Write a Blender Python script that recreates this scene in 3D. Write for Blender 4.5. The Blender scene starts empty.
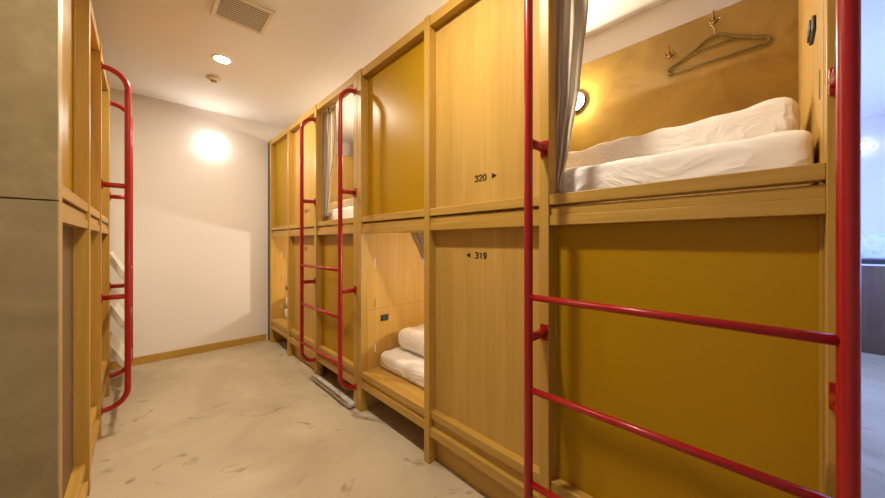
import bpy, bmesh, math, random
from mathutils import Vector, Matrix, noise
random.seed(7)
sc = bpy.context.scene
COL = sc.collection
PI = math.pi

# ------------------------------------------------------------------ materials
def new_mat(name):
    m = bpy.data.materials.new(name); m.use_nodes = True
    nt = m.node_tree
    return m, nt, nt.nodes['Principled BSDF']

def lin(r, g, b):
    f = lambda c: (c/255/12.92) if c/255 <= .04045 else ((c/255+.055)/1.055)**2.4
    return (f(r), f(g), f(b), 1)

def plain(name, col, rough=.5, metal=0, coat=0, bump=0, bscale=200, spec=None):
    m, nt, b = new_mat(name)
    b.inputs['Base Color'].default_value = col
    b.inputs['Roughness'].default_value = rough
    b.inputs['Metallic'].default_value = metal
    b.inputs['Coat Weight'].default_value = coat
    if spec is not None: b.inputs['Specular IOR Level'].default_value = spec
    if bump:
        tc = nt.nodes.new('ShaderNodeTexCoord'); n = nt.nodes.new('ShaderNodeTexNoise')
        n.inputs['Scale'].default_value = bscale; n.inputs['Detail'].default_value = 4
        bp = nt.nodes.new('ShaderNodeBump'); bp.inputs['Strength'].default_value = bump; bp.inputs['Distance'].default_value = .01
        nt.links.new(tc.outputs['Object'], n.inputs['Vector'])
        nt.links.new(n.outputs['Fac'], bp.inputs['Height'])
        nt.links.new(bp.outputs['Normal'], b.inputs['Normal'])
    return m

def wood(name, axis, c0, c1, rough=.4, fine=60, spec=.4):
    """grain stretched along the given axis of the object"""
    m, nt, b = new_mat(name)
    N = nt.nodes.new; L = nt.links.new
    tc = N('ShaderNodeTexCoord')
    mp = N('ShaderNodeMapping')
    s = [fine, fine, fine]; s[axis] = fine/28
    mp.inputs['Scale'].default_value = s
    L(tc.outputs['Object'], mp.inputs['Vector'])
    n1 = N('ShaderNodeTexNoise'); n1.inputs['Scale'].default_value = 1; n1.inputs['Detail'].default_value = 5; n1.inputs['Roughness'].default_value = .6
    L(mp.outputs['Vector'], n1.inputs['Vector'])
    mp2 = N('ShaderNodeMapping'); s2 = [9, 9, 9]; s2[axis] = .9
    mp2.inputs['Scale'].default_value = s2
    L(tc.outputs['Object'], mp2.inputs['Vector'])
    n2 = N('ShaderNodeTexNoise'); n2.inputs['Scale'].default_value = 1; n2.inputs['Detail'].default_value = 3
    L(mp2.outputs['Vector'], n2.inputs['Vector'])
    mx = N('ShaderNodeMath'); mx.operation = 'MULTIPLY_ADD'; mx.inputs[1].default_value = .55
    ml = N('ShaderNodeMath'); ml.operation = 'MULTIPLY'; ml.inputs[1].default_value = .45
    L(n2.outputs['Fac'], ml.inputs[0]); L(n1.outputs['Fac'], mx.inputs[0]); L(ml.outputs[0], mx.inputs[2])
    cr = N('ShaderNodeValToRGB')
    cr.color_ramp.elements[0].position = .32; cr.color_ramp.elements[0].color = c0
    cr.color_ramp.elements[1].position = .68; cr.color_ramp.elements[1].color = c1
    L(mx.outputs[0], cr.inputs['Fac']); L(cr.outputs['Color'], b.inputs['Base Color'])
    b.inputs['Roughness'].default_value = rough
    b.inputs['Specular IOR Level'].default_value = spec
    bp = N('ShaderNodeBump'); bp.inputs['Strength'].default_value = .08; bp.inputs['Distance'].default_value = .004
    L(n1.outputs['Fac'], bp.inputs['Height']); L(bp.outputs['Normal'], b.inputs['Normal'])
    return m

def mottled(name, stops, scale=3, rough=.5, detail=6, bump=0, spec=.4, distort=.4, extra=None):
    m, nt, b = new_mat(name)
    N = nt.nodes.new; L = nt.links.new
    tc = N('ShaderNodeTexCoord')
    n = N('ShaderNodeTexNoise'); n.inputs['Scale'].default_value = scale; n.inputs['Detail'].default_value = detail
    n.inputs['Roughness'].default_value = .62; n.inputs['Distortion'].default_value = distort
    L(tc.outputs['Object'], n.inputs['Vector'])
    cr = N('ShaderNodeValToRGB')
    while len(cr.color_ramp.elements) < len(stops): cr.color_ramp.elements.new(.5)
    for e, (p, c) in zip(cr.color_ramp.elements, stops): e.position = p; e.color = c
    L(n.outputs['Fac'], cr.inputs['Fac'])
    out = cr.outputs['Color']
    if extra:
        for (sc2, lo, hi, c, dist) in extra:
            n2 = N('ShaderNodeTexNoise'); n2.inputs['Scale'].default_value = sc2; n2.inputs['Detail'].default_value = 5; n2.inputs['Distortion'].default_value = dist
            L(tc.outputs['Object'], n2.inputs['Vector'])
            r2 = N('ShaderNodeMapRange'); r2.inputs['From Min'].default_value = lo; r2.inputs['From Max'].default_value = hi
            L(n2.outputs['Fac'], r2.inputs['Value'])
            mix = N('ShaderNodeMix'); mix.data_type = 'RGBA'
            L(r2.outputs['Result'], mix.inputs['Factor']); L(out, mix.inputs['A']); mix.inputs['B'].default_value = c
            out = mix.outputs['Result']
    L(out, b.inputs['Base Color'])
    b.inputs['Roughness'].default_value = rough
    b.inputs['Specular IOR Level'].default_value = spec
    if bump:
        bp = N('ShaderNodeBump'); bp.inputs['Strength'].default_value = bump; bp.inputs['Distance'].default_value = .01
        L(n.outputs['Fac'], bp.inputs['Height']); L(bp.outputs['Normal'], b.inputs['Normal'])
    return m

def emit(name, col, strength):
    m, nt, b = new_mat(name)
    b.inputs['Base Color'].default_value = (.9, .9, .9, 1)
    b.inputs['Emission Color'].default_value = col
    b.inputs['Emission Strength'].default_value = strength
    return m

def cloth(name, col, scale):
    m, nt, b = new_mat(name)
    N = nt.nodes.new; L = nt.links.new
    b.inputs['Base Color'].default_value = col; b.inputs['Roughness'].default_value = .85
    b.inputs['Specular IOR Level'].default_value = .2
    tc = N('ShaderNodeTexCoord'); mp = N('ShaderNodeMapping')
    mp.inputs['Scale'].default_value = (1, .55, .8); mp.inputs['Rotation'].default_value = (.3, .2, .6)
    L(tc.outputs['Object'], mp.inputs['Vector'])
    n = N('ShaderNodeTexNoise'); n.inputs['Scale'].default_value = scale; n.inputs['Detail'].default_value = 3; n.inputs['Distortion'].default_value = 1.6
    L(mp.outputs['Vector'], n.inputs['Vector'])
    s1 = N('ShaderNodeMath'); s1.operation = 'SUBTRACT'; s1.inputs[1].default_value = .5
    s2 = N('ShaderNodeMath'); s2.operation = 'ABSOLUTE'
    L(n.outputs['Fac'], s1.inputs[0]); L(s1.outputs[0], s2.inputs[0])
    bp = N('ShaderNodeBump'); bp.inputs['Strength'].default_value = .55; bp.inputs['Distance'].default_value = .05; bp.invert = True
    L(s2.outputs[0], bp.inputs['Height']); L(bp.outputs['Normal'], b.inputs['Normal'])
    return m

W0, W1 = (.41, .24, .038, 1), (.56, .345, .075, 1)
M = {}
M['rail'] = wood('rail_oak', 1, W0, W1)
M['post'] = wood('post_oak', 2, W0, W1)
M['ply'] = wood('birch_veneer', 2, (.48, .29, .060, 1), (.60, .375, .10, 1), rough=.5, spec=.2, fine=45)
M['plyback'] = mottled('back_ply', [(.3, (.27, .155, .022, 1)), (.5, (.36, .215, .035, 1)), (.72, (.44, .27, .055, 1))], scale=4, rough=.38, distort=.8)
M['deck'] = wood('deck_ply', 1, (.48, .29, .06, 1), (.60, .38, .10, 1), rough=.4)
M['olive'] = plain('olive_lacquer', (.425, .238, .002, 1), rough=.34, spec=.18, bump=.02, bscale=60)
M['brown'] = plain('shaded_ply_brown', (.17, .095, .04, 1), rough=.6)  # ply darkened to brown, shade below the middle rail put into the colour
M['dark'] = plain('recess_shade', (.05, .035, .02, 1), rough=.8)  # near-black colour stands in for shade in gaps and voids
M['grey'] = mottled('grey_laminate', [(.3, (.29, .225, .105, 1)), (.55, (.38, .30, .15, 1)), (.75, (.46, .375, .20, 1))], scale=5, rough=.55, distort=1.2)
M['red'] = plain('red_enamel', (.35, .006, .008, 1), rough=.3, coat=.12)
M['sheet'] = cloth('white_cotton', (.91, .895, .87, 1), 7)
M['quilt'] = cloth('white_quilt_cotton', (.91, .895, .875, 1), 9)
M['white_wall'] = plain('painted_wall', (.80, .762, .73, 1), rough=.85, bump=.02, bscale=300)
M['ceil'] = plain('painted_ceiling', (.78, .75, .70, 1), rough=.9)
M['black'] = plain('black_plastic', (.02, .015, .012, 1), rough=.4)
M['brown_metal'] = plain('bronze_screw', (.28, .15, .05, 1), rough=.35, metal=.8)
M['velvet'] = plain('olive_brown_velvet', (.17, .115, .025, 1), rough=.9, bump=.2, bscale=400)
M['steel'] = plain('steel_wire', (.7, .6, .45, 1), rough=.25, metal=1)
M['cover'] = plain('pale_cover_cap', (.9, .86, .74, 1), rough=.5)
M['cover_wood'] = plain('brown_cover_cap', (.30, .19, .05, 1), rough=.5)
M['white_metal'] = plain('white_metal', (.80, .79, .77, 1), rough=.45)
M['pewter'] = plain('pewter_rim', (.16, .15, .14, 1), rough=.5)
M['vent'] = plain('vent_ivory', (.72, .62, .45, 1), rough=.5)
M['ink'] = plain('black_ink', (.018, .010, .004, 1), rough=.6)
M['warm_lamp'] = emit('lit_diffuser_warm', (1, .88, .70, 1), 400)
M['dim_lamp'] = emit('lit_diffuser_dim', (1, .88, .70, 1), 320)
M['sconce_lamp'] = emit('lit_diffuser_soft', (1, .93, .86, 1), 105)
M['down_lamp'] = emit('lit_downlight', (1, .86, .66, 1), 1280)
M['cool_lamp'] = emit('lit_diffuser_cool', (.9, .95, 1, 1), 9)
M['walnut'] = wood('walnut_front', 2, (.10, .06, .04, 1), (.16, .10, .065, 1), rough=.5)
M['dark_top'] = plain('dark_worktop', (.03, .03, .035, 1), rough=.4)
M['terrazzo'] = mottled('pale_terrazzo', [(.38, (.68, .80, .72, 1)), (.5, (.90, .93, .88, 1)), (.7, (.94, .95, .92, 1))], scale=16, rough=.4)
M['floor'] = mottled('polished_concrete',
    [(.28, (.38, .31, .205, 1)), (.5, (.49, .41, .285, 1)), (.72, (.58, .50, .365, 1))], scale=1.6, rough=.42, detail=8, distort=.7, spec=.35,
    extra=[(5.5, .62, .74, (.26, .20, .11, 1), 1.5), (3.2, .64, .80, (.54, .50, .40, 1), .8), (16, .74, .80, (.26, .18, .07, 1), .6)])
M['bar'] = mottled('worn_pale_wood', [(.3, (.42, .40, .37, 1)), (.7, (.66, .64, .60, 1))], scale=30, rough=.6)
M['bar_shade'] = plain('bar_shade_black', (.02, .02, .02, 1), rough=.8)  # black colour for the shade under the floor bar

def curtain_mat():
    m, nt, b = new_mat('striped_grey_curtain')
    N = nt.nodes.new; L = nt.links.new
    uv = N('ShaderNodeUVMap'); sp = N('ShaderNodeSeparateXYZ'); L(uv.outputs['UV'], sp.inputs[0])
    mu = N('ShaderNodeMath'); mu.operation = 'MULTIPLY'; mu.inputs[1].default_value = 4
    fr = N('ShaderNodeMath'); fr.operation = 'FRACT'
    L(sp.outputs['X'], mu.inputs[0]); L(mu.outputs[0], fr.inputs[0])
    cr = N('ShaderNodeValToRGB'); cr.color_ramp.interpolation = 'CONSTANT'
    g, d, t = (.78, .71, .58, 1), (.05, .045, .04, 1), (.44, .35, .22, 1)
    e = cr.color_ramp.elements
    e[0].position = 0; e[0].color = g
    e[1].position = .44; e[1].color = d
    for p, c in ((.53, g), (.78, t), (.9, g)):
        x = e.new(p); x.color = c
    L(fr.outputs[0], cr.inputs['Fac']); L(cr.outputs['Color'], b.inputs['Base Color'])
    b.inputs['Roughness'].default_value = .9
    n = N('ShaderNodeTexNoise'); n.inputs['Scale'].default_value = 900
    bp = N('ShaderNodeBump'); bp.inputs['Strength'].default_value = .15; bp.inputs['Distance'].default_value = .002
    L(n.outputs['Fac'], bp.inputs['Height']); L(bp.outputs['Normal'], b.inputs['Normal'])
    return m
M['curtain'] = curtain_mat()

# ------------------------------------------------------------------ mesh helpers
def add_box(bm, x0, x1, y0, y1, z0, z1, bev=0):
    r = bmesh.ops.create_cube(bm, size=1)
    vs = r['verts']
    for v in vs:
        v.co = Vector((x0+(v.co.x+.5)*(x1-x0), y0+(v.co.y+.5)*(y1-y0), z0+(v.co.z+.5)*(z1-z0)))
    if bev:
        es = list({e for v in vs for e in v.link_edges})
        bmesh.ops.bevel(bm, geom=es, offset=bev, segments=2, affect='EDGES', profile=.5)

def add_tube(bm, pts, r, seg=16, caps=True):
    pts = [Vector(p) for p in pts]
    n = len(pts); rings = []
    prev = None
    for i, p in enumerate(pts):
        t = (pts[min(i+1, n-1)]-pts[max(i-1, 0)]).normalized()
        if prev is None:
            a = Vector((0, 0, 1)) if abs(t.z) < .9 else Vector((0, 1, 0))
            u = t.cross(a).normalized()
        else:
            u = (prev - t*prev.dot(t)).normalized()
        prev = u; w = t.cross(u)
        rr = r[i] if isinstance(r, (list, tuple)) else r
        rings.append([bm.verts.new(p+u*(rr*math.cos(2*PI*k/seg))+w*(rr*math.sin(2*PI*k/seg))) for k in range(seg)])
    for a, b in zip(rings, rings[1:]):
        for k in range(seg):
            f = bm.faces.new((a[k], a[(k+1) % seg], b[(k+1) % seg], b[k])); f.smooth = True
    if caps:
        bm.faces.new(rings[0][::-1]); bm.faces.new(rings[-1])

def add_lathe(bm, prof, mat4, seg=32):
    """prof: list of (radius, height); axis is local z of mat4"""
    rings = []
    for r, h in prof:
        if r < 1e-6:
            rings.append([bm.verts.new(mat4 @ Vector((0, 0, h)))])
        else:
            rings.append([bm.verts.new(mat4 @ Vector((r*math.cos(2*PI*k/seg), r*math.sin(2*PI*k/seg), h))) for k in range(seg)])
    for a, b in zip(rings, rings[1:]):
        for k in range(seg):
            q = [a[k % len(a)], a[(k+1) % len(a)], b[(k+1) % len(b)], b[k % len(b)]]
            q = list(dict.fromkeys(q))
            if len(q) > 2:
                f = bm.faces.new(q); f.smooth = True

def add_soft(bm, x0, x1, y0, y1, z0, z1, r, amp, nscale, seed, n=(16, 44, 7), flat_bottom=True, shape=None):
    """a cushion-like rounded block with folds, its own closed surface"""
    c = Vector(((x0+x1)/2, (y0+y1)/2, (z0+z1)/2)); h = Vector(((x1-x0)/2, (y1-y0)/2, (z1-z0)/2))
    cache = {}
    off = Vector((seed*3.1, seed*1.7, seed*.9))
    def vert(i, j, k):
        key = (i, j, k)
        if key in cache: return cache[key]
        def sp(q, m):          # denser rows near the rims
            u = 2*q/m-1
            return math.copysign(abs(u)**.8, u)
        p = Vector((sp(i, n[0])*h.x, sp(j, n[1])*h.y, sp(k, n[2])*h.z))
        inner = Vector((max(-h.x+r, min(h.x-r, p.x)), max(-h.y+r, min(h.y-r, p.y)), max(-h.z+r, min(h.z-r, p.z))))
        d = p-inner
        nn = d.normalized() if d.length > 1e-9 else Vector((0, 0, 1))
        p = inner+nn*r if d.length > 1e-9 else p
        w = (p.z+h.z)/(2*h.z)
        q = (p+c)*nscale+off
        a = .45*noise.noise(q)+.45*noise.noise(q*2.3)+.9*(.25-abs(noise.noise(Vector((q.x*1.5-q.y*.5, q.y*1.1+q.x*.9, q.z*.8)))))
        g = amp*(w if flat_bottom else 1)
        p = p+nn*a*g
        if flat_bottom: p.z = max(p.z, -h.z); p.z = min(p.z, h.z+.011)
        if shape: p = shape(p, h)
        cache[key] = bm.verts.new(p+c)
        return cache[key]
    nx, ny, nz = n
    def quad(a, b, c_, d): 
        f = bm.faces.new((vert(*a), vert(*b), vert(*c_), vert(*d))); f.smooth = True
    for i in range(nx):
        for j in range(ny):
            quad((i, j, nz), (i+1, j, nz), (i+1, j+1, nz), (i, j+1, nz))
            quad((i, j, 0), (i, j+1, 0), (i+1, j+1, 0), (i+1, j, 0))
    for i in range(nx):
        for k in range(nz):
            quad((i, 0, k), (i+1, 0, k), (i+1, 0, k+1), (i, 0, k+1))
            quad((i, ny, k), (i, ny, k+1), (i+1, ny, k+1), (i+1, ny, k))
    for j in range(ny):
        for k in range(nz):
            quad((0, j, k), (0, j, k+1), (0, j+1, k+1), (0, j+1, k))
            quad((nx, j, k), (nx, j+1, k), (nx, j+1, k+1), (nx, j, k+1))

def obj(name, bm, mat, parent=None, label=None, kind=None):
    bmesh.ops.recalc_face_normals(bm, faces=bm.faces[:])
    me = bpy.data.meshes.new(name); bm.to_mesh(me); bm.free()
    me.materials.append(mat)
    o = bpy.data.objects.new(name, me); COL.objects.link(o)
    if parent is not None: o.parent = parent
    if label: o['label'] = label
    if kind: o['kind'] = kind
    return o

def boxes(name, mat, parent, *bs, bev=.002, label=None):
    bm = bmesh.new()
    for b in bs: add_box(bm, *b, bev=bev)
    return obj(name, bm, mat, parent, label)

def tag(o, label, cat, group=None):
    o['label'] = label; o['category'] = cat
    if group: o['group'] = group
    return o

def thing(name, label, cat, loc=(0, 0, 0), rz=0, group=None):
    o = bpy.data.objects.new(name, None); COL.objects.link(o)
    o.location = loc; o.rotation_euler = (0, 0, rz); o.empty_display_size = .1
    return tag(o, label, cat, group)

def struct(name, mat, *bs):
    o = boxes(name, mat, None, *bs, bev=0); o['kind'] = 'structure'
    return o

# ------------------------------------------------------------------ the room
YB, XR, XL, CEIL = 4.02, 2.15, -1.25, 2.48
struct('floor', M['floor'], (-1.35, 5.85, -2.75, 4.1, -.1, 0))
bm = bmesh.new()
add_box(bm, -1.35, 1.5, -2.75, 4.1, CEIL, CEIL+.1); add_box(bm, 1.5, 5.85, -1.45, 4.1, CEIL, CEIL+.1)
o = obj('ceiling', bm, M['ceil']); o['kind'] = 'structure'
struct('wall_back', M['white_wall'], (-1.35, 2.25, YB, YB+.1, 0, CEIL))
struct('wall_right', M['white_wall'], (XR, XR+.1, -.14, YB, 0, CEIL))
struct('wall_left', M['white_wall'], (XL-.1, XL, -2.65, YB, 0, CEIL))
struct('wall_front', M['white_wall'], (-1.35, 1.5, -2.75, -2.65, 0, CEIL))
struct('wall_corner', M['white_wall'], (1.4, 1.5, -2.65, -1.45, 0, CEIL))
struct('wall_corridor', M['white_wall'], (XR+.1, 5.75, -.14, -.04, 0, CEIL))
struct('wall_far', M['white_wall'], (5.72, 5.82, -1.45, -.14, 0, CEIL))
wx0, wx1, wz0, wz1 = 2.6, 5.3, .75, 2.2
struct('wall_daylight', M['white_wall'], (1.4, wx0, -1.45, -1.35, 0, CEIL), (wx1, 5.82, -1.45, -1.35, 0, CEIL),
       (wx0, wx1, -1.45, -1.35, 0, wz0), (wx0, wx1, -1.45, -1.35, wz1, CEIL))
f = .05
struct('window_1', M['white_metal'], (wx0, wx1, -1.43, -1.37, wz0, wz0+f), (wx0, wx1, -1.43, -1.37, wz1-f, wz1),
       (wx0, wx0+f, -1.43, -1.37, wz0+f, wz1-f), (wx1-f, wx1, -1.43, -1.37, wz0+f, wz1-f),
       ((wx0+wx1)/2-f/2, (wx0+wx1)/2+f/2, -1.43, -1.37, wz0+f, wz1-f))
struct('gap_shade_1', M['dark'], (1.062, 1.08, 3.912, YB, 0, 2.268))  # dark board added to stand in for the shaded gap beside the wall
struct('baseboard_back', M['rail'], (XL, 1.04, YB-.014, YB, 0, .072))

# ------------------------------------------------------------------ bunk units
# local axes of a unit: x = depth from the front, y = along the front, z = up
def number_sign(parent, text, arrow, d, t_text, t_arrow, zc):
    """black number and arrow printed on a panel that faces local -x; text reads towards -y"""
    G = {'0': [[(.35+.33*math.cos(2*PI*k/14), .5+.48*math.sin(2*PI*k/14)) for k in range(15)]],
         '1': [[(.12, .80), (.40, .98), (.40, .02)]],
         '2': [[(.03, .78), (.12, .92), (.33, .99), (.55, .94), (.66, .78), (.60, .58), (.03, .03), (.68, .03)]],
         '3': [[(.03, .90), (.30, .99), (.55, .93), (.65, .76), (.55, .58), (.28, .52), (.58, .45), (.68, .25), (.56, .07), (.30, .01), (.02, .09)]],
         '9': [[(.35+.30*math.cos(2*PI*k/12), .69+.29*math.sin(2*PI*k/12)) for k in range(13)], [(.65, .69), (.60, .30), (.44, .06), (.10, .03)]]}
    bm = bmesh.new(); hh, pitch, sw = .0265, .0235, .0031
    for n, ch in enumerate(text):
        u0 = (n-1)*pitch-.35*hh
        for line in G[ch]:
            P = [Vector((u0+u*hh, (v-.5)*hh, 0)) for u, v in line]
            L, Rr = [], []
            for k, p in enumerate(P):
                q = (P[min(k+1, len(P)-1)]-P[max(k-1, 0)]).normalized()
                if k in (0, len(P)-1) and (P[0]-P[-1]).length > 1e-6: p = p+q*(sw*.4 if k else -sw*.4)
                nn = Vector((-q.y, q.x, 0))*sw
                for lst, e in ((L, p+nn), (Rr, p-nn)):
                    lst.append([bm.verts.new((d-dd, t_text-e.x, zc+e.y)) for dd in (.0012, .0002)])
            for k in range(len(P)-1):
                for a_, b_, c_, d_ in ((L[k][0], L[k+1][0], Rr[k+1][0], Rr[k][0]), (L[k][1], Rr[k][1], Rr[k+1][1], L[k+1][1]),
                                       (L[k][0], L[k][1], L[k+1][1], L[k+1][0]), (Rr[k][0], Rr[k+1][0], Rr[k+1][1], Rr[k][1])):
                    bm.faces.new((a_, b_, c_, d_))
    obj('number', bm, M['ink'], parent, 'black printed number')
    bm = bmesh.new()
    s = .0125
    tip = -s if arrow == 'right' else s
    base = [(-tip, .0125), (-tip, -.0125), (tip, 0)]
    lo = [bm.verts.new((d-.0014, t_arrow+a, zc+b)) for a, b in base]
    hi = [bm.verts.new((d-.0002, t_arrow+a, zc+b)) for a, b in base]
    bm.faces.new(lo); bm.faces.new(hi[::-1])
    for k in range(3): bm.faces.new((lo[k], lo[(k+1) % 3], hi[(k+1) % 3], hi[k]))
    obj('arrow', bm, M['ink'], parent, 'black printed arrow')

H = 2.27
def bunk_unit(label, loc, rz, U, posts, mods, numbers=None, grey_end=False, side_fittings=True):
    r = thing('bunk_unit', label, 'bunk bed', loc, rz, 'bunk units along the aisle')
    PD = .055
    # side boards
    for (a, b) in ((.004, .046), (U-.046, U-.004)):
        boxes('side_board', M['ply'], r, (.056, 1.02, a, b, .0, 2.262), bev=.001)
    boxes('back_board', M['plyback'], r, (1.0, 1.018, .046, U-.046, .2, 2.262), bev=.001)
    for (a, b) in posts:
        boxes('post', M['post'], r, (0, PD, a, b, 0, H))
    boxes('upper_deck', M['deck'], r, (PD, 1.0, .046, U-.046, 1.19, 1.245), bev=.001)
    boxes('lower_deck', M['deck'], r, (PD+.01, 1.0, .046, U-.046, .205, .262), bev=.001)
    # plinth set far back beneath the lower bed, coloured near-black for the void's shade
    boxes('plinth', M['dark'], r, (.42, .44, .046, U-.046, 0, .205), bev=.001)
    for i, m in enumerate(mods):
        a, b = posts[i][1], posts[i+1][0]
        boxes('top_rail', M['rail'], r, (.006, PD, a, b, 2.216, H-.002))
        boxes('middle_rail', M['rail'], r, (.004, PD-.001, a, b, 1.254, 1.291))
        boxes('middle_rail', M['rail'], r, (.012, PD-.001, a, b, 1.217, 1.246), bev=.0015)
        boxes('middle_rail', M['rail'], r, (.005, PD-.001, a, b, 1.181, 1.2165), bev=.0015)
        if m['upper'] != 'open':
            p = boxes('upper_panel', M[m['upper']], r, (PD-.008, PD+.010, a, b, 1.291, 2.216), bev=.0005,
                      label='olive lacquered panel' if m['upper'] == 'olive' else 'pale plywood panel')
            if m['upper'] == 'olive':
                for q in (a, b-.012): boxes('edge_bead', M['post'], r, (PD-.016, PD-.009, q, q+.012, 1.291, 2.216), bev=.001)
            if numbers and m['upper'] == 'ply':
                number_sign(p, numbers[0], 'right', PD-.008, numbers[2], numbers[3], numbers[4])
        lz = m.get('low', .265)
        if m['lower'] != 'open':
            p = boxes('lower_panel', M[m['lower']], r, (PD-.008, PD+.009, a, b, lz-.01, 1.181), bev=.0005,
                      label={'olive': 'olive lacquered panel', 'ply': 'pale plywood panel', 'brown': 'plywood panel darkened to brown for shade'}[m['lower']])
            if m['lower'] == 'olive':
                for q in (a, b-.007): boxes('edge_bead', M['post'], r, (PD-.012, PD-.009, q, q+.007, lz, 1.181), bev=.001)
            if numbers and m['lower'] == 'ply':
                number_sign(p, numbers[1], 'left', PD-.008, numbers[5], numbers[6], numbers[7])
            boxes('bottom_rail', M['rail'], r, (.012, PD-.001, a, b, lz-.037, lz))
            boxes('bottom_rail', M['rail'], r, (.024, PD-.001, a, b, lz-.08, lz-.037), bev=.001)
            boxes('bottom_rail', M['rail'], r, (.004, PD-.001, a, b, max(.02, lz-.124), lz-.08))
        else:
            boxes('sill_rail', M['rail'], r, (.004, PD+.005, a, b, .228, .266))
            boxes('sill_rail', M['rail'], r, (.014, PD-.001, a, b, .205, .2275), bev=.001)
            boxes('sill_rail', M['rail'], r, (.004, PD-.001, a, b, .158, .2045))
        if m.get('kick') == 'board':
            boxes('kick_board', M['rail'], r, (.055, .073, a-.01, b+.01, 0, .20), bev=.001)
    if side_fittings:
        # black sockets and small cover caps on the insides of the two end boards
        y1 = U-.046
        ub = bmesh.new(); add_box(ub, .155, .215, y1-.008, y1, .575, .617, bev=.002)
        so = obj('power_socket', ub, M['black'], r, 'black socket plate')
        boxes('socket_face', M['dark_top'], so, (.161, .183, y1-.011, y1-.008, .582, .610), (.187, .209, y1-.011, y1-.008, .582, .610), bev=.001)
        boxes('cover_cap', M['cover'], r, (.105, .112, y1-.002, y1, .95, 1.01), bev=.0005, label='pale slot cap')
        boxes('cover_cap', M['cover_wood'], r, (.105, .113, y1-.002, y1, .68, .735), bev=.0005, label='brown slot cap')
        boxes('cover_cap', M['cover'], r, (.105, .112, y1-.002, y1, .37, .425), bev=.0005, label='pale slot cap')
        boxes('seam_strip', M['cover_wood'], r, (.057, 1.0, y1-.0008, y1+.0002, .664, .667), bev=0)
        y0 = .046
        so = boxes('power_socket', M['black'], r, (.205, .30, y0, y0+.008, 1.668, 1.708), bev=.003, label='black socket plate')
        boxes('socket_face', M['dark_top'], so, (.213, .248, y0+.008, y0+.012, 1.674, 1.702), (.256, .292, y0+.008, y0+.012, 1.674, 1.702), bev=.002)
        boxes('cover_cap', M['cover_wood'], r, (.11, .118, y0, y0+.002, 1.46, 1.53), bev=.0005, label='brown slot cap')
    if grey_end:
        boxes('end_panel', M['grey'], r, (-.0, 1.02, U+.0005, U+.018, 0, 1.232), bev=.001, label='lower grey laminate end panel')
        boxes('end_panel', M['grey'], r, (-.0, 1.02, U+.0005, U+.018, 1.236, H), bev=.001, label='upper grey laminate end panel')
    # curtain rod behind the top rail
    bm = bmesh.new(); add_tube(bm, [(.085, .047, 2.245), (.085, U-.047, 2.245)], .006, 10)
    obj('curtain_rod', bm, M['brown_metal'], r)
    return r

XF, XLF = 1.05, -.163
S1, S2 = -.125, 1.928
w = lambda s0, *ps: [(a-s0, b-s0) for a, b in ps]
std = [dict(upper='open', lower='olive'), dict(upper='ply', lower='ply', kick='board'), dict(upper='olive', lower='open')]
u1 = bunk_unit('honey-coloured two-tier bunk unit nearest on the right, panels numbered 320 and 319', (XF, S1, 0), 0, 2.049,
               w(S1, (-.125, -.08), (.55, .588), (1.195, 1.234), (1.874, 1.924)), std,
               numbers=('320', '319', .900-S1, .824-S1, 1.408, .898-S1, .972-S1, 1.062))
u2 = bunk_unit('honey-coloured two-tier bunk unit at the far right, against the white back wall', (XF, S2, 0), 0, 1.982,
               w(S2, (1.928, 1.977), (2.612, 2.65), (3.284, 3.32), (3.86, 3.91)), std,
               numbers=('322', '321', 2.955-S2, 2.88-S2, 1.408, 2.955-S2, 3.03-S2, 1.062))
S3, U3 = 3.38, 2.01
u3 = bunk_unit('two-tier bunk unit on the left side of the aisle with grey end panels', (XLF, S3, 0), PI, U3,
               [(0, .05), (.68, .715), (1.25, 1.29), (1.96, 2.01)],
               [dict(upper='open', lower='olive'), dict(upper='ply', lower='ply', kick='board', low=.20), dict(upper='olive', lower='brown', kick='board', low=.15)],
               grey_end=True, side_fittings=False)

# coat hooks screwed to the back boards of the near unit
def coat_hook(parent, t, z):
    bm = bmesh.new()
    mt = Matrix.Translation((1.0, t, z)) @ Matrix.Rotation(-PI/2, 4, 'Y')
    add_lathe(bm, [(.0, .0), (.013, .0), (.013, .003), (.006, .006), (.004, .03), (.0, .031)], mt, 16)
    add_tube(bm, [(.972, t, z), (.960, t, z+.004), (.952, t, z+.014), (.951, t, z+.026)], [.0035, .0035, .0035, .0045], 8)
    for a in (-.012, .012):
        add_tube(bm, [(.985, t, z-.004), (.972, t+a*.7, z-.012), (.962, t+a*1.3, z-.010), (.958, t+a*1.5, z)], .003, 8)
    obj('coat_hook', bm, M['brown_metal'], parent, 'bronze coat hook')
coat_hook(u1, .195-S1, 2.215)
coat_hook(u1, .375-S1, 2.125)
coat_hook(u2, .32, 2.195)

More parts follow.
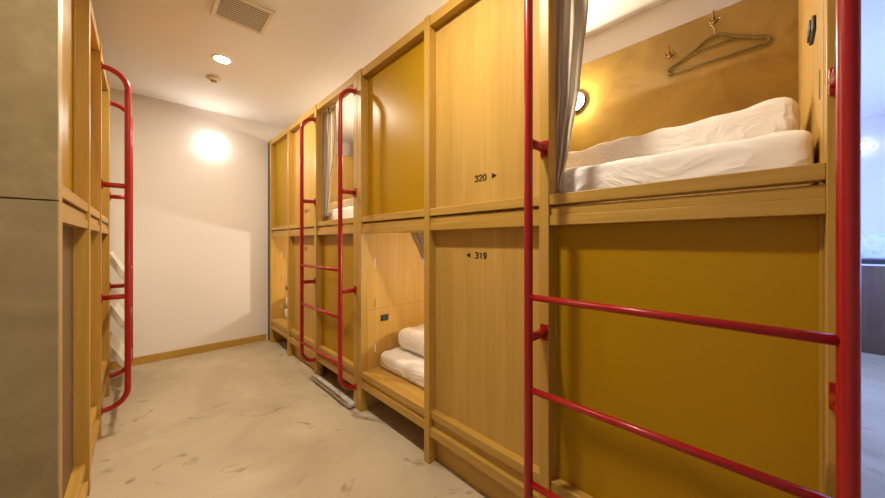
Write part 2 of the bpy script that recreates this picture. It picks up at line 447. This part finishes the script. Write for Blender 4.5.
# ------------------------------------------------------------------ ladders
def ladder(label, loc, rz, t0, t1):
    """t0/t1 pole positions along local y; pole stands .108 in front of the posts (local -x)"""
    r = thing('mounted_ladder', label, 'ladder', loc, rz, 'red ladders on the bunk units')
    SO, R, rr = -.108, .0145, .10
    zt, zb = 2.14, .145
    for t in (t0, t1):
        pts = [(-.0006, t, zt)]
        for k in range(0, 11):
            a = PI/2*k/10
            pts.append((SO+rr-rr*math.sin(a), t, zt-rr+rr*math.cos(a)))
        for k in range(1, 9): pts.append((SO, t, zt-rr-(zt-zb-2*rr)*k/8))
        for k in range(1, 11):
            a = PI/2*k/10
            pts.append((SO+rr-rr*math.cos(a), t, zb+rr-rr*math.sin(a)))
        pts.append((-.0006, t, zb))
        bm = bmesh.new(); add_tube(bm, pts, R, 20)
        p = obj('pole', bm, M['red'], r)
        for z in (1.457, .798):
            bm = bmesh.new()
            add_tube(bm, [(SO+.008, t, z), (-.004, t, z)], .015, 16)
            add_box(bm, -.006, -.0006, t-.0145, t+.0145, z-.029, z+.029, bev=.002)
            obj('bracket', bm, M['red'], p)
        bm = bmesh.new()
        for z in (zt, zb): add_box(bm, -.005, -.0006, t-.017, t+.017, z-.022, z+.022, bev=.002)
        obj('flange', bm, M['red'], p)
    for z in (.315, .627, .937):
        bm = bmesh.new(); add_tube(bm, [(SO, t0+.006, z), (SO, t1-.006, z)], .0108, 16)
        obj('rung', bm, M['red'], r)
    return r
ladder('red tubular ladder in the right foreground beneath the open bunk with a coat hanger', (XF, S1, 0), 0, -.0972-S1, .566-S1)
ladder('red tubular ladder on the far right unit in front of the striped curtain', (XF, S2, 0), 0, 1.950-S2, 2.630-S2)
ladder('red tubular ladder on the left bunk unit, seen edge-on against the white wall', (XLF, S3, 0), PI, .03, .698)

# ------------------------------------------------------------------ bedding
def soft_thing(name, label, cat, group, mat, origin, box, r, amp, ns, seed, n=(16, 44, 7), shape=None):
    bm = bmesh.new()
    x0, x1, y0, y1, z0, z1 = box
    add_soft(bm, x0, x1, y0, y1, z0, z1, r, amp, ns, seed, n, shape=shape)
    o = obj(name, bm, mat); o.location = origin
    return tag(o, label, cat, group)

def tip_end(p, h):
    """the near end of the folded quilt is pinched to a point, its top sags a little along its length"""
    e = (p.y+h.y)/.16
    if e < 1:
        e = max(e, 0)
        p = Vector((p.x, p.y, -h.z+(p.z+h.z)*(.93+.07*math.sqrt(e)) + .02*(1-e)))
    p.z = -h.z+(p.z+h.z)*(1-.15*max(0, min(1, (p.y+h.y-.15)/.9)))
    return p

for s0, nm in ((S1, 'near'), (S2, 'far')):
    b = (XF, s0, 0)
    near = nm == 'near'
    soft_thing('mattress', 'white sheeted mattress in the open upper bunk beneath the coat hanger' if near else 'white sheeted mattress in the far upper bunk behind the red ladder and striped curtain',
               'mattress', 'white mattresses in the bunks', M['sheet'], b, (.105, .965, .052, 1.985 if near else 1.925, 1.247, 1.402), .030, .010, 6.5, 3 if near else 8, (20, 96, 8))
    soft_thing('folded_quilt', 'long white folded quilt on the upper mattress beneath the coat hanger' if near else 'white folded quilt heaped on the far upper mattress behind the red ladder',
               'quilt', 'white folded quilts on the beds', M['quilt'], b, (.31, .90, .068, 1.42, 1.4145, 1.540), .035, .016, 6, 12 if near else 15, (20, 70, 9), tip_end)
    soft_thing('mattress', 'white sheeted mattress in the lower bunk left of the panel numbered 319' if near else 'white sheeted mattress in the farthest lower bunk beside the back wall',
               'mattress', 'white mattresses in the bunks', M['sheet'], b, (.130, .965, .06, 1.99 if near else 1.925, .264, .372), .030, .010, 6.5, 21 if near else 25, (18, 80, 7))
    soft_thing('folded_quilt', 'plump white folded quilt on the lower mattress left of the panel numbered 319' if near else 'white folded quilt on the lower mattress beside the back wall',
               'quilt', 'white folded quilts on the beds', M['quilt'], b, (.23 if near else .13, .92, .95, 1.945 if near else 1.915, .3845, .52), .06, .016, 6, 31 if near else 37, (18, 44, 9))

# ------------------------------------------------------------------ curtains
def curtain(label, origin, zs, ea, eb, folds, d0, amp, seed, rz=0):
    """zs: heights; ea/eb: the two edges along y at those heights"""
    def lerp(z, vals):
        for k in range(len(zs)-1):
            if zs[k] >= z >= zs[k+1]:
                q = (zs[k]-z)/(zs[k]-zs[k+1]); q = q*q*(3-2*q)*.5+q*.5
                return vals[k]*(1-q)+vals[k+1]*q
        return vals[-1]
    NU, NV = folds*10, 40
    bm = bmesh.new(); uvl = bm.loops.layers.uv.new('UVMap')
    g = []
    for j in range(NV+1):
        z = zs[0]+(zs[-1]-zs[0])*j/NV
        a, b = lerp(z, ea), lerp(z, eb)
        row = []
        for i in range(NU+1):
            u = i/NU
            uu = u+.035*noise.noise(Vector((u*4, z*1.2, seed)))
            ph = 2*PI*folds*uu+.5*noise.noise(Vector((u*3, z*2, seed+5)))
            k = .75+.5*noise.noise(Vector((u*6+seed, z*1.5, 2)))
            row.append(bm.verts.new((d0+amp*k*math.sin(ph), a+(b-a)*uu+.004*math.sin(ph*2+1), z)))
        g.append(row)
    for j in range(NV):
        for i in range(NU):
            f = bm.faces.new((g[j][i], g[j+1][i], g[j+1][i+1], g[j][i+1])); f.smooth = True
            for l, (ii, jj) in zip(f.loops, ((i, j), (i, j+1), (i+1, j+1), (i+1, j))):
                l[uvl].uv = (ii/NU, jj/NV)
    o = obj('curtain', bm, M['curtain']); o.location = origin; o.rotation_euler = (0, 0, rz)
    s = o.modifiers.new('thickness', 'SOLIDIFY'); s.thickness = .002; s.offset = 0
    return tag(o, label, 'curtain', 'striped bunk curtains')
curtain('grey curtain with dark stripes gathered beside the foreground upper bunk, left of its lamp', (XF, 0, 0),
        [2.236, 1.96, 1.68, 1.48, 1.31], [.61, .61, .605, .60, .585], [.405, .443, .474, .51, .548], 4, .088, .015, 1)
curtain('grey-brown striped curtain pulled aside in the far upper bunk between the two red poles', (XF, 0, 0),
        [2.236, 2.0, 1.8, 1.6, 1.34], [2.73, 2.73, 2.72, 2.70, 2.68], [2.43, 2.43, 2.45, 2.53, 2.58], 6, .088, .015, 4)
curtain('sliver of striped curtain in the lower bunk left of the panel numbered 319', (XF, 0, 0),
        [1.178, 1.05, .90, .6, .4], [1.09, 1.09, 1.09, 1.09, 1.09], [1.45, 1.365, 1.275, 1.17, 1.15], 6, .086, .014, 9)

# ------------------------------------------------------------------ coat hanger
def hanger():
    t0, zc, d = .195, 2.050, 2.033
    r = thing('coat_hanger', 'dark olive velvet coat hanger hanging on the back board of the upper bunk', 'hanger', (d, t0, zc))
    bm = bmesh.new()
    half = [(0, .083), (.022, .082), (.045, .070), (.075, .044), (.115, .024), (.150, .006), (.176, .000), (.190, -.016), (.187, -.031), (.168, -.036)]
    pts = [(0, -y, z) for y, z in half[::-1]]+[(0, y, z) for y, z in half[1:]]
    # smooth
    def smooth(p):
        out = []
        for k in range(len(p)-1):
            a, b = Vector(p[k]), Vector(p[k+1])
            out += [a*.75+b*.25, a*.25+b*.75]
        return [Vector(p[0])]+out+[Vector(p[-1])]
    pts = smooth(smooth(pts))
    add_tube(bm, pts, .0072, 10)
    add_tube(bm, [(0, -.170, -.034), (0, 0, -.036), (0, .170, -.034)], .0055, 10)
    obj('frame', bm, M['velvet'], r)
    bm = bmesh.new(); add_tube(bm, [(0, -.085, .039), (0, 0, .036), (0, .085, .039)], .0045, 10)
    obj('inner_bar', bm, M['velvet'], r)
    bm = bmesh.new()
    hk = [(0, 0, .086), (0, 0, .115), (0, .004, .125)]
    for k in range(9):
        a = -PI*.35+PI*1.25*k/8
        hk.append((0, -.004+.020*math.cos(a), .150+.020*math.sin(a)))
    add_tube(bm, smooth(hk), .0022, 8)
    obj('hook', bm, M['steel'], r, 'thin steel hook')
hanger()

# ------------------------------------------------------------------ lamps
def wall_lamp(name, label, cat, loc, nrm, rad, body, glow, group=None, slim=False):
    """round wall lamp; nrm is the direction it faces"""
    r = thing(name, label, cat, loc, 0, group)
    q = Vector(nrm).to_track_quat('Z', 'Y').to_matrix().to_4x4()
    bm = bmesh.new()
    if slim: add_lathe(bm, [(0, .001), (rad+.001, .001), (rad+.002, .004), (rad+.002, .013), (rad, .015), (0, .0155)], q)
    else: add_lathe(bm, [(0, .001), (rad, .001), (rad, .003), (rad, .020), (rad-.003, .021), (rad-.006, .018), (0, .018)], q)
    obj('rim', bm, body, r)
    bm = bmesh.new(); R = rad-.002 if slim else rad-.007
    add_lathe(bm, [(R, .019)]+[(R*math.cos(PI/2*k/8), .019+.034*math.sin(PI/2*k/8)) for k in range(9)], q)
    obj('diffuser', bm, glow, r, 'glowing white diffuser')
    return r
G = 'round bunk wall lamps'
wall_lamp('wall_lamp', 'round black-rimmed reading lamp glowing beside the curtain in the near upper bunk', 'lamp', (2.05-.0005, .88, 2.03), (-1, 0, 0), .062, M['black'], M['warm_lamp'], G)
wall_lamp('wall_lamp', 'round reading lamp inside the far upper bunk', 'lamp', (2.05-.0005, 2.93, 2.03), (-1, 0, 0), .062, M['black'], M['dim_lamp'], G)
wall_lamp('wall_lamp', 'round reading lamp low inside the lower bunk left of the panel numbered 319', 'lamp', (2.05-.0005, .88, .93), (-1, 0, 0), .062, M['black'], M['warm_lamp'], G)
wall_lamp('wall_lamp', 'round reading lamp low inside the farthest lower bunk', 'lamp', (2.05-.0005, 2.93, .93), (-1, 0, 0), .062, M['black'], M['warm_lamp'], G)
wall_lamp('wall_sconce', 'round white sconce glowing high on the white back wall', 'lamp', (.535, YB, 2.12), (0, -1, 0), .055, M['pewter'], M['sconce_lamp'], None, True)
wall_lamp('wall_sconce', 'round white wall lamp in the bluish corridor at the right edge', 'lamp', (5.72, -.70, 2.17), (-1, 0, 0), .050, M['white_metal'], M['cool_lamp'], None, True)

def downlight(label, x, y):
    r = thing('ceiling_downlight', label, 'ceiling light', (x, y, CEIL), 0, 'ceiling downlights over the aisle')
    q = Matrix.Rotation(PI, 4, 'X')
    bm = bmesh.new(); add_lathe(bm, [(.047, .0005), (.062, .0005), (.062, .003), (.050, .006), (.047, .006), (.047, .0005)], q)
    obj('trim_ring', bm, M['white_metal'], r)
    bm = bmesh.new(); add_lathe(bm, [(.046, .002), (.04, .004), (0, .0045)], q)
    obj('lens', bm, M['down_lamp'], r, 'bright round lens')
downlight('round recessed downlight glowing on the ceiling near the vent', .436, 2.82)
downlight('round recessed downlight on the aisle ceiling nearer than the vent', .436, 0.85)

# ------------------------------------------------------------------ ceiling fittings
v = thing('ceiling_vent', 'square slatted ivory air vent on the ceiling above the aisle', 'vent', (.437, 2.163, CEIL))
bm = bmesh.new(); a, b = .116, .138
add_box(bm, -b, b, -b, -a, -.012, -.0005, .002); add_box(bm, -b, b, a, b, -.012, -.0005, .002)
add_box(bm, -b, -a, -a, a, -.012, -.0005, .002); add_box(bm, a, b, -a, a, -.012, -.0005, .002)
obj('frame', bm, M['vent'], v)
boxes('backing', M['black'], v, (-a, a, -a, a, -.002, -.0005), bev=0)
for k in range(13):
    y = -a+.009+k*.0178
    bm = bmesh.new(); add_box(bm, -a, a, -.0036, .0036, -.0012, .0012)
    bmesh.ops.translate(bm, verts=bm.verts[:], vec=(0, y, -.0095))
    obj('slat', bm, M['vent'], v)
d = thing('smoke_detector', 'small round sensor on the ceiling between downlight and back wall', 'detector', (.437, 3.19, CEIL))
bm = bmesh.new(); add_lathe(bm, [(0, .0005), (.05, .0005), (.05, .010), (.042, .020), (.02, .022), (.02, .022)], Matrix.Rotation(PI, 4, 'X'))
obj('base', bm, M['vent'], d)
bm = bmesh.new(); add_lathe(bm, [(.022, .022), (.022, .030), (.016, .036), (0, .037)], Matrix.Rotation(PI, 4, 'X'))
obj('sensor_head', bm, M['brown_metal'], d, 'dark sensor head')

# ------------------------------------------------------------------ white slanted rack in the alcove beyond the left unit
r = thing('slipper_rack', 'white rack with slanted shelves behind the left red ladder, by the back wall', 'rack', (-.30, 3.45, 0))
boxes('back_panel', M['white_metal'], r, (-.02, 0, 0, .44, 0, 1.12))
for z in (.94, .56, .255):
    bm = bmesh.new(); add_box(bm, -.018, .018, 0, .44, -.112, .112, bev=.004)
    bmesh.ops.rotate(bm, verts=bm.verts[:], cent=(0, 0, 0), matrix=Matrix.Rotation(-math.radians(28), 3, 'Y'))
    bmesh.ops.translate(bm, verts=bm.verts[:], vec=(.165, 0, z))
    obj('shelf', bm, M['white_metal'], r)
boxes('foot', M['white_metal'], r, (0, .14, 0, .03, 0, .03))
boxes('foot', M['white_metal'], r, (0, .14, .41, .44, 0, .03))

# ------------------------------------------------------------------ strip on the floor under the second ladder
r = thing('floor_strip', 'pale grey bar lying on the floor beneath the far right red ladder', 'bar', (1.02, 1.95, 0))
boxes('bar', M['bar'], r, (-.018, .030, 0, .655, .012, .034))
boxes('shadow', M['bar_shade'], r, (-.012, .024, .02, .63, 0, .012), bev=.001, label='dark underside pad')  # black block stands in for the shade beneath the raised bar

# ------------------------------------------------------------------ counter at the end of the bluish corridor
r = thing('counter', 'dark brown counter with pale terrazzo splashback, beyond the bunks at the right edge', 'counter', (5.31, -1.3, 0))
boxes('body', M['walnut'], r, (0, .40, 0, 1.13, 0, .885))
boxes('edge_strip', M['white_metal'], r, (-.006, .40, 0, 1.13, .886, .902), label='metal edge strip, highlight put in as pale colour')  # white colour stands in for the highlight along the metal edge
boxes('worktop', M['dark_top'], r, (-.008, .40, 0, 1.13, .903, .95))
boxes('splashback', M['terrazzo'], r, (.375, .40, 0, 1.13, .951, 1.215), label='pale terrazzo splashback')

# ------------------------------------------------------------------ daylight, camera, colour
wd = bpy.data.worlds.new('sky'); sc.world = wd; wd.use_nodes = True
bg = wd.node_tree.nodes['Background']
bg.inputs['Color'].default_value = (.28, .42, 1.0, 1); bg.inputs['Strength'].default_value = 8.5

cd = bpy.data.cameras.new('camera'); cam = bpy.data.objects.new('camera', cd); COL.objects.link(cam)
cam.location = (0, 0, 1.12)
cam.rotation_euler = (PI/2, 0, -math.atan(302/315.4))
cd.sensor_width = 36; cd.lens = 36*315.4/885; cd.shift_y = -6.5/885
cd.clip_start = .02
sc.camera = cam
sc.view_settings.view_transform = 'Standard'; sc.view_settings.look = 'None'
sc.view_settings.exposure = 0; sc.view_settings.gamma = 1; sc.view_settings.use_curve_mapping = False
cy = sc.cycles
cy.use_denoising = True
cy.max_bounces = 10; cy.diffuse_bounces = 7; cy.glossy_bounces = 4
cy.sample_clamp_indirect = 6; cy.blur_glossy = 1
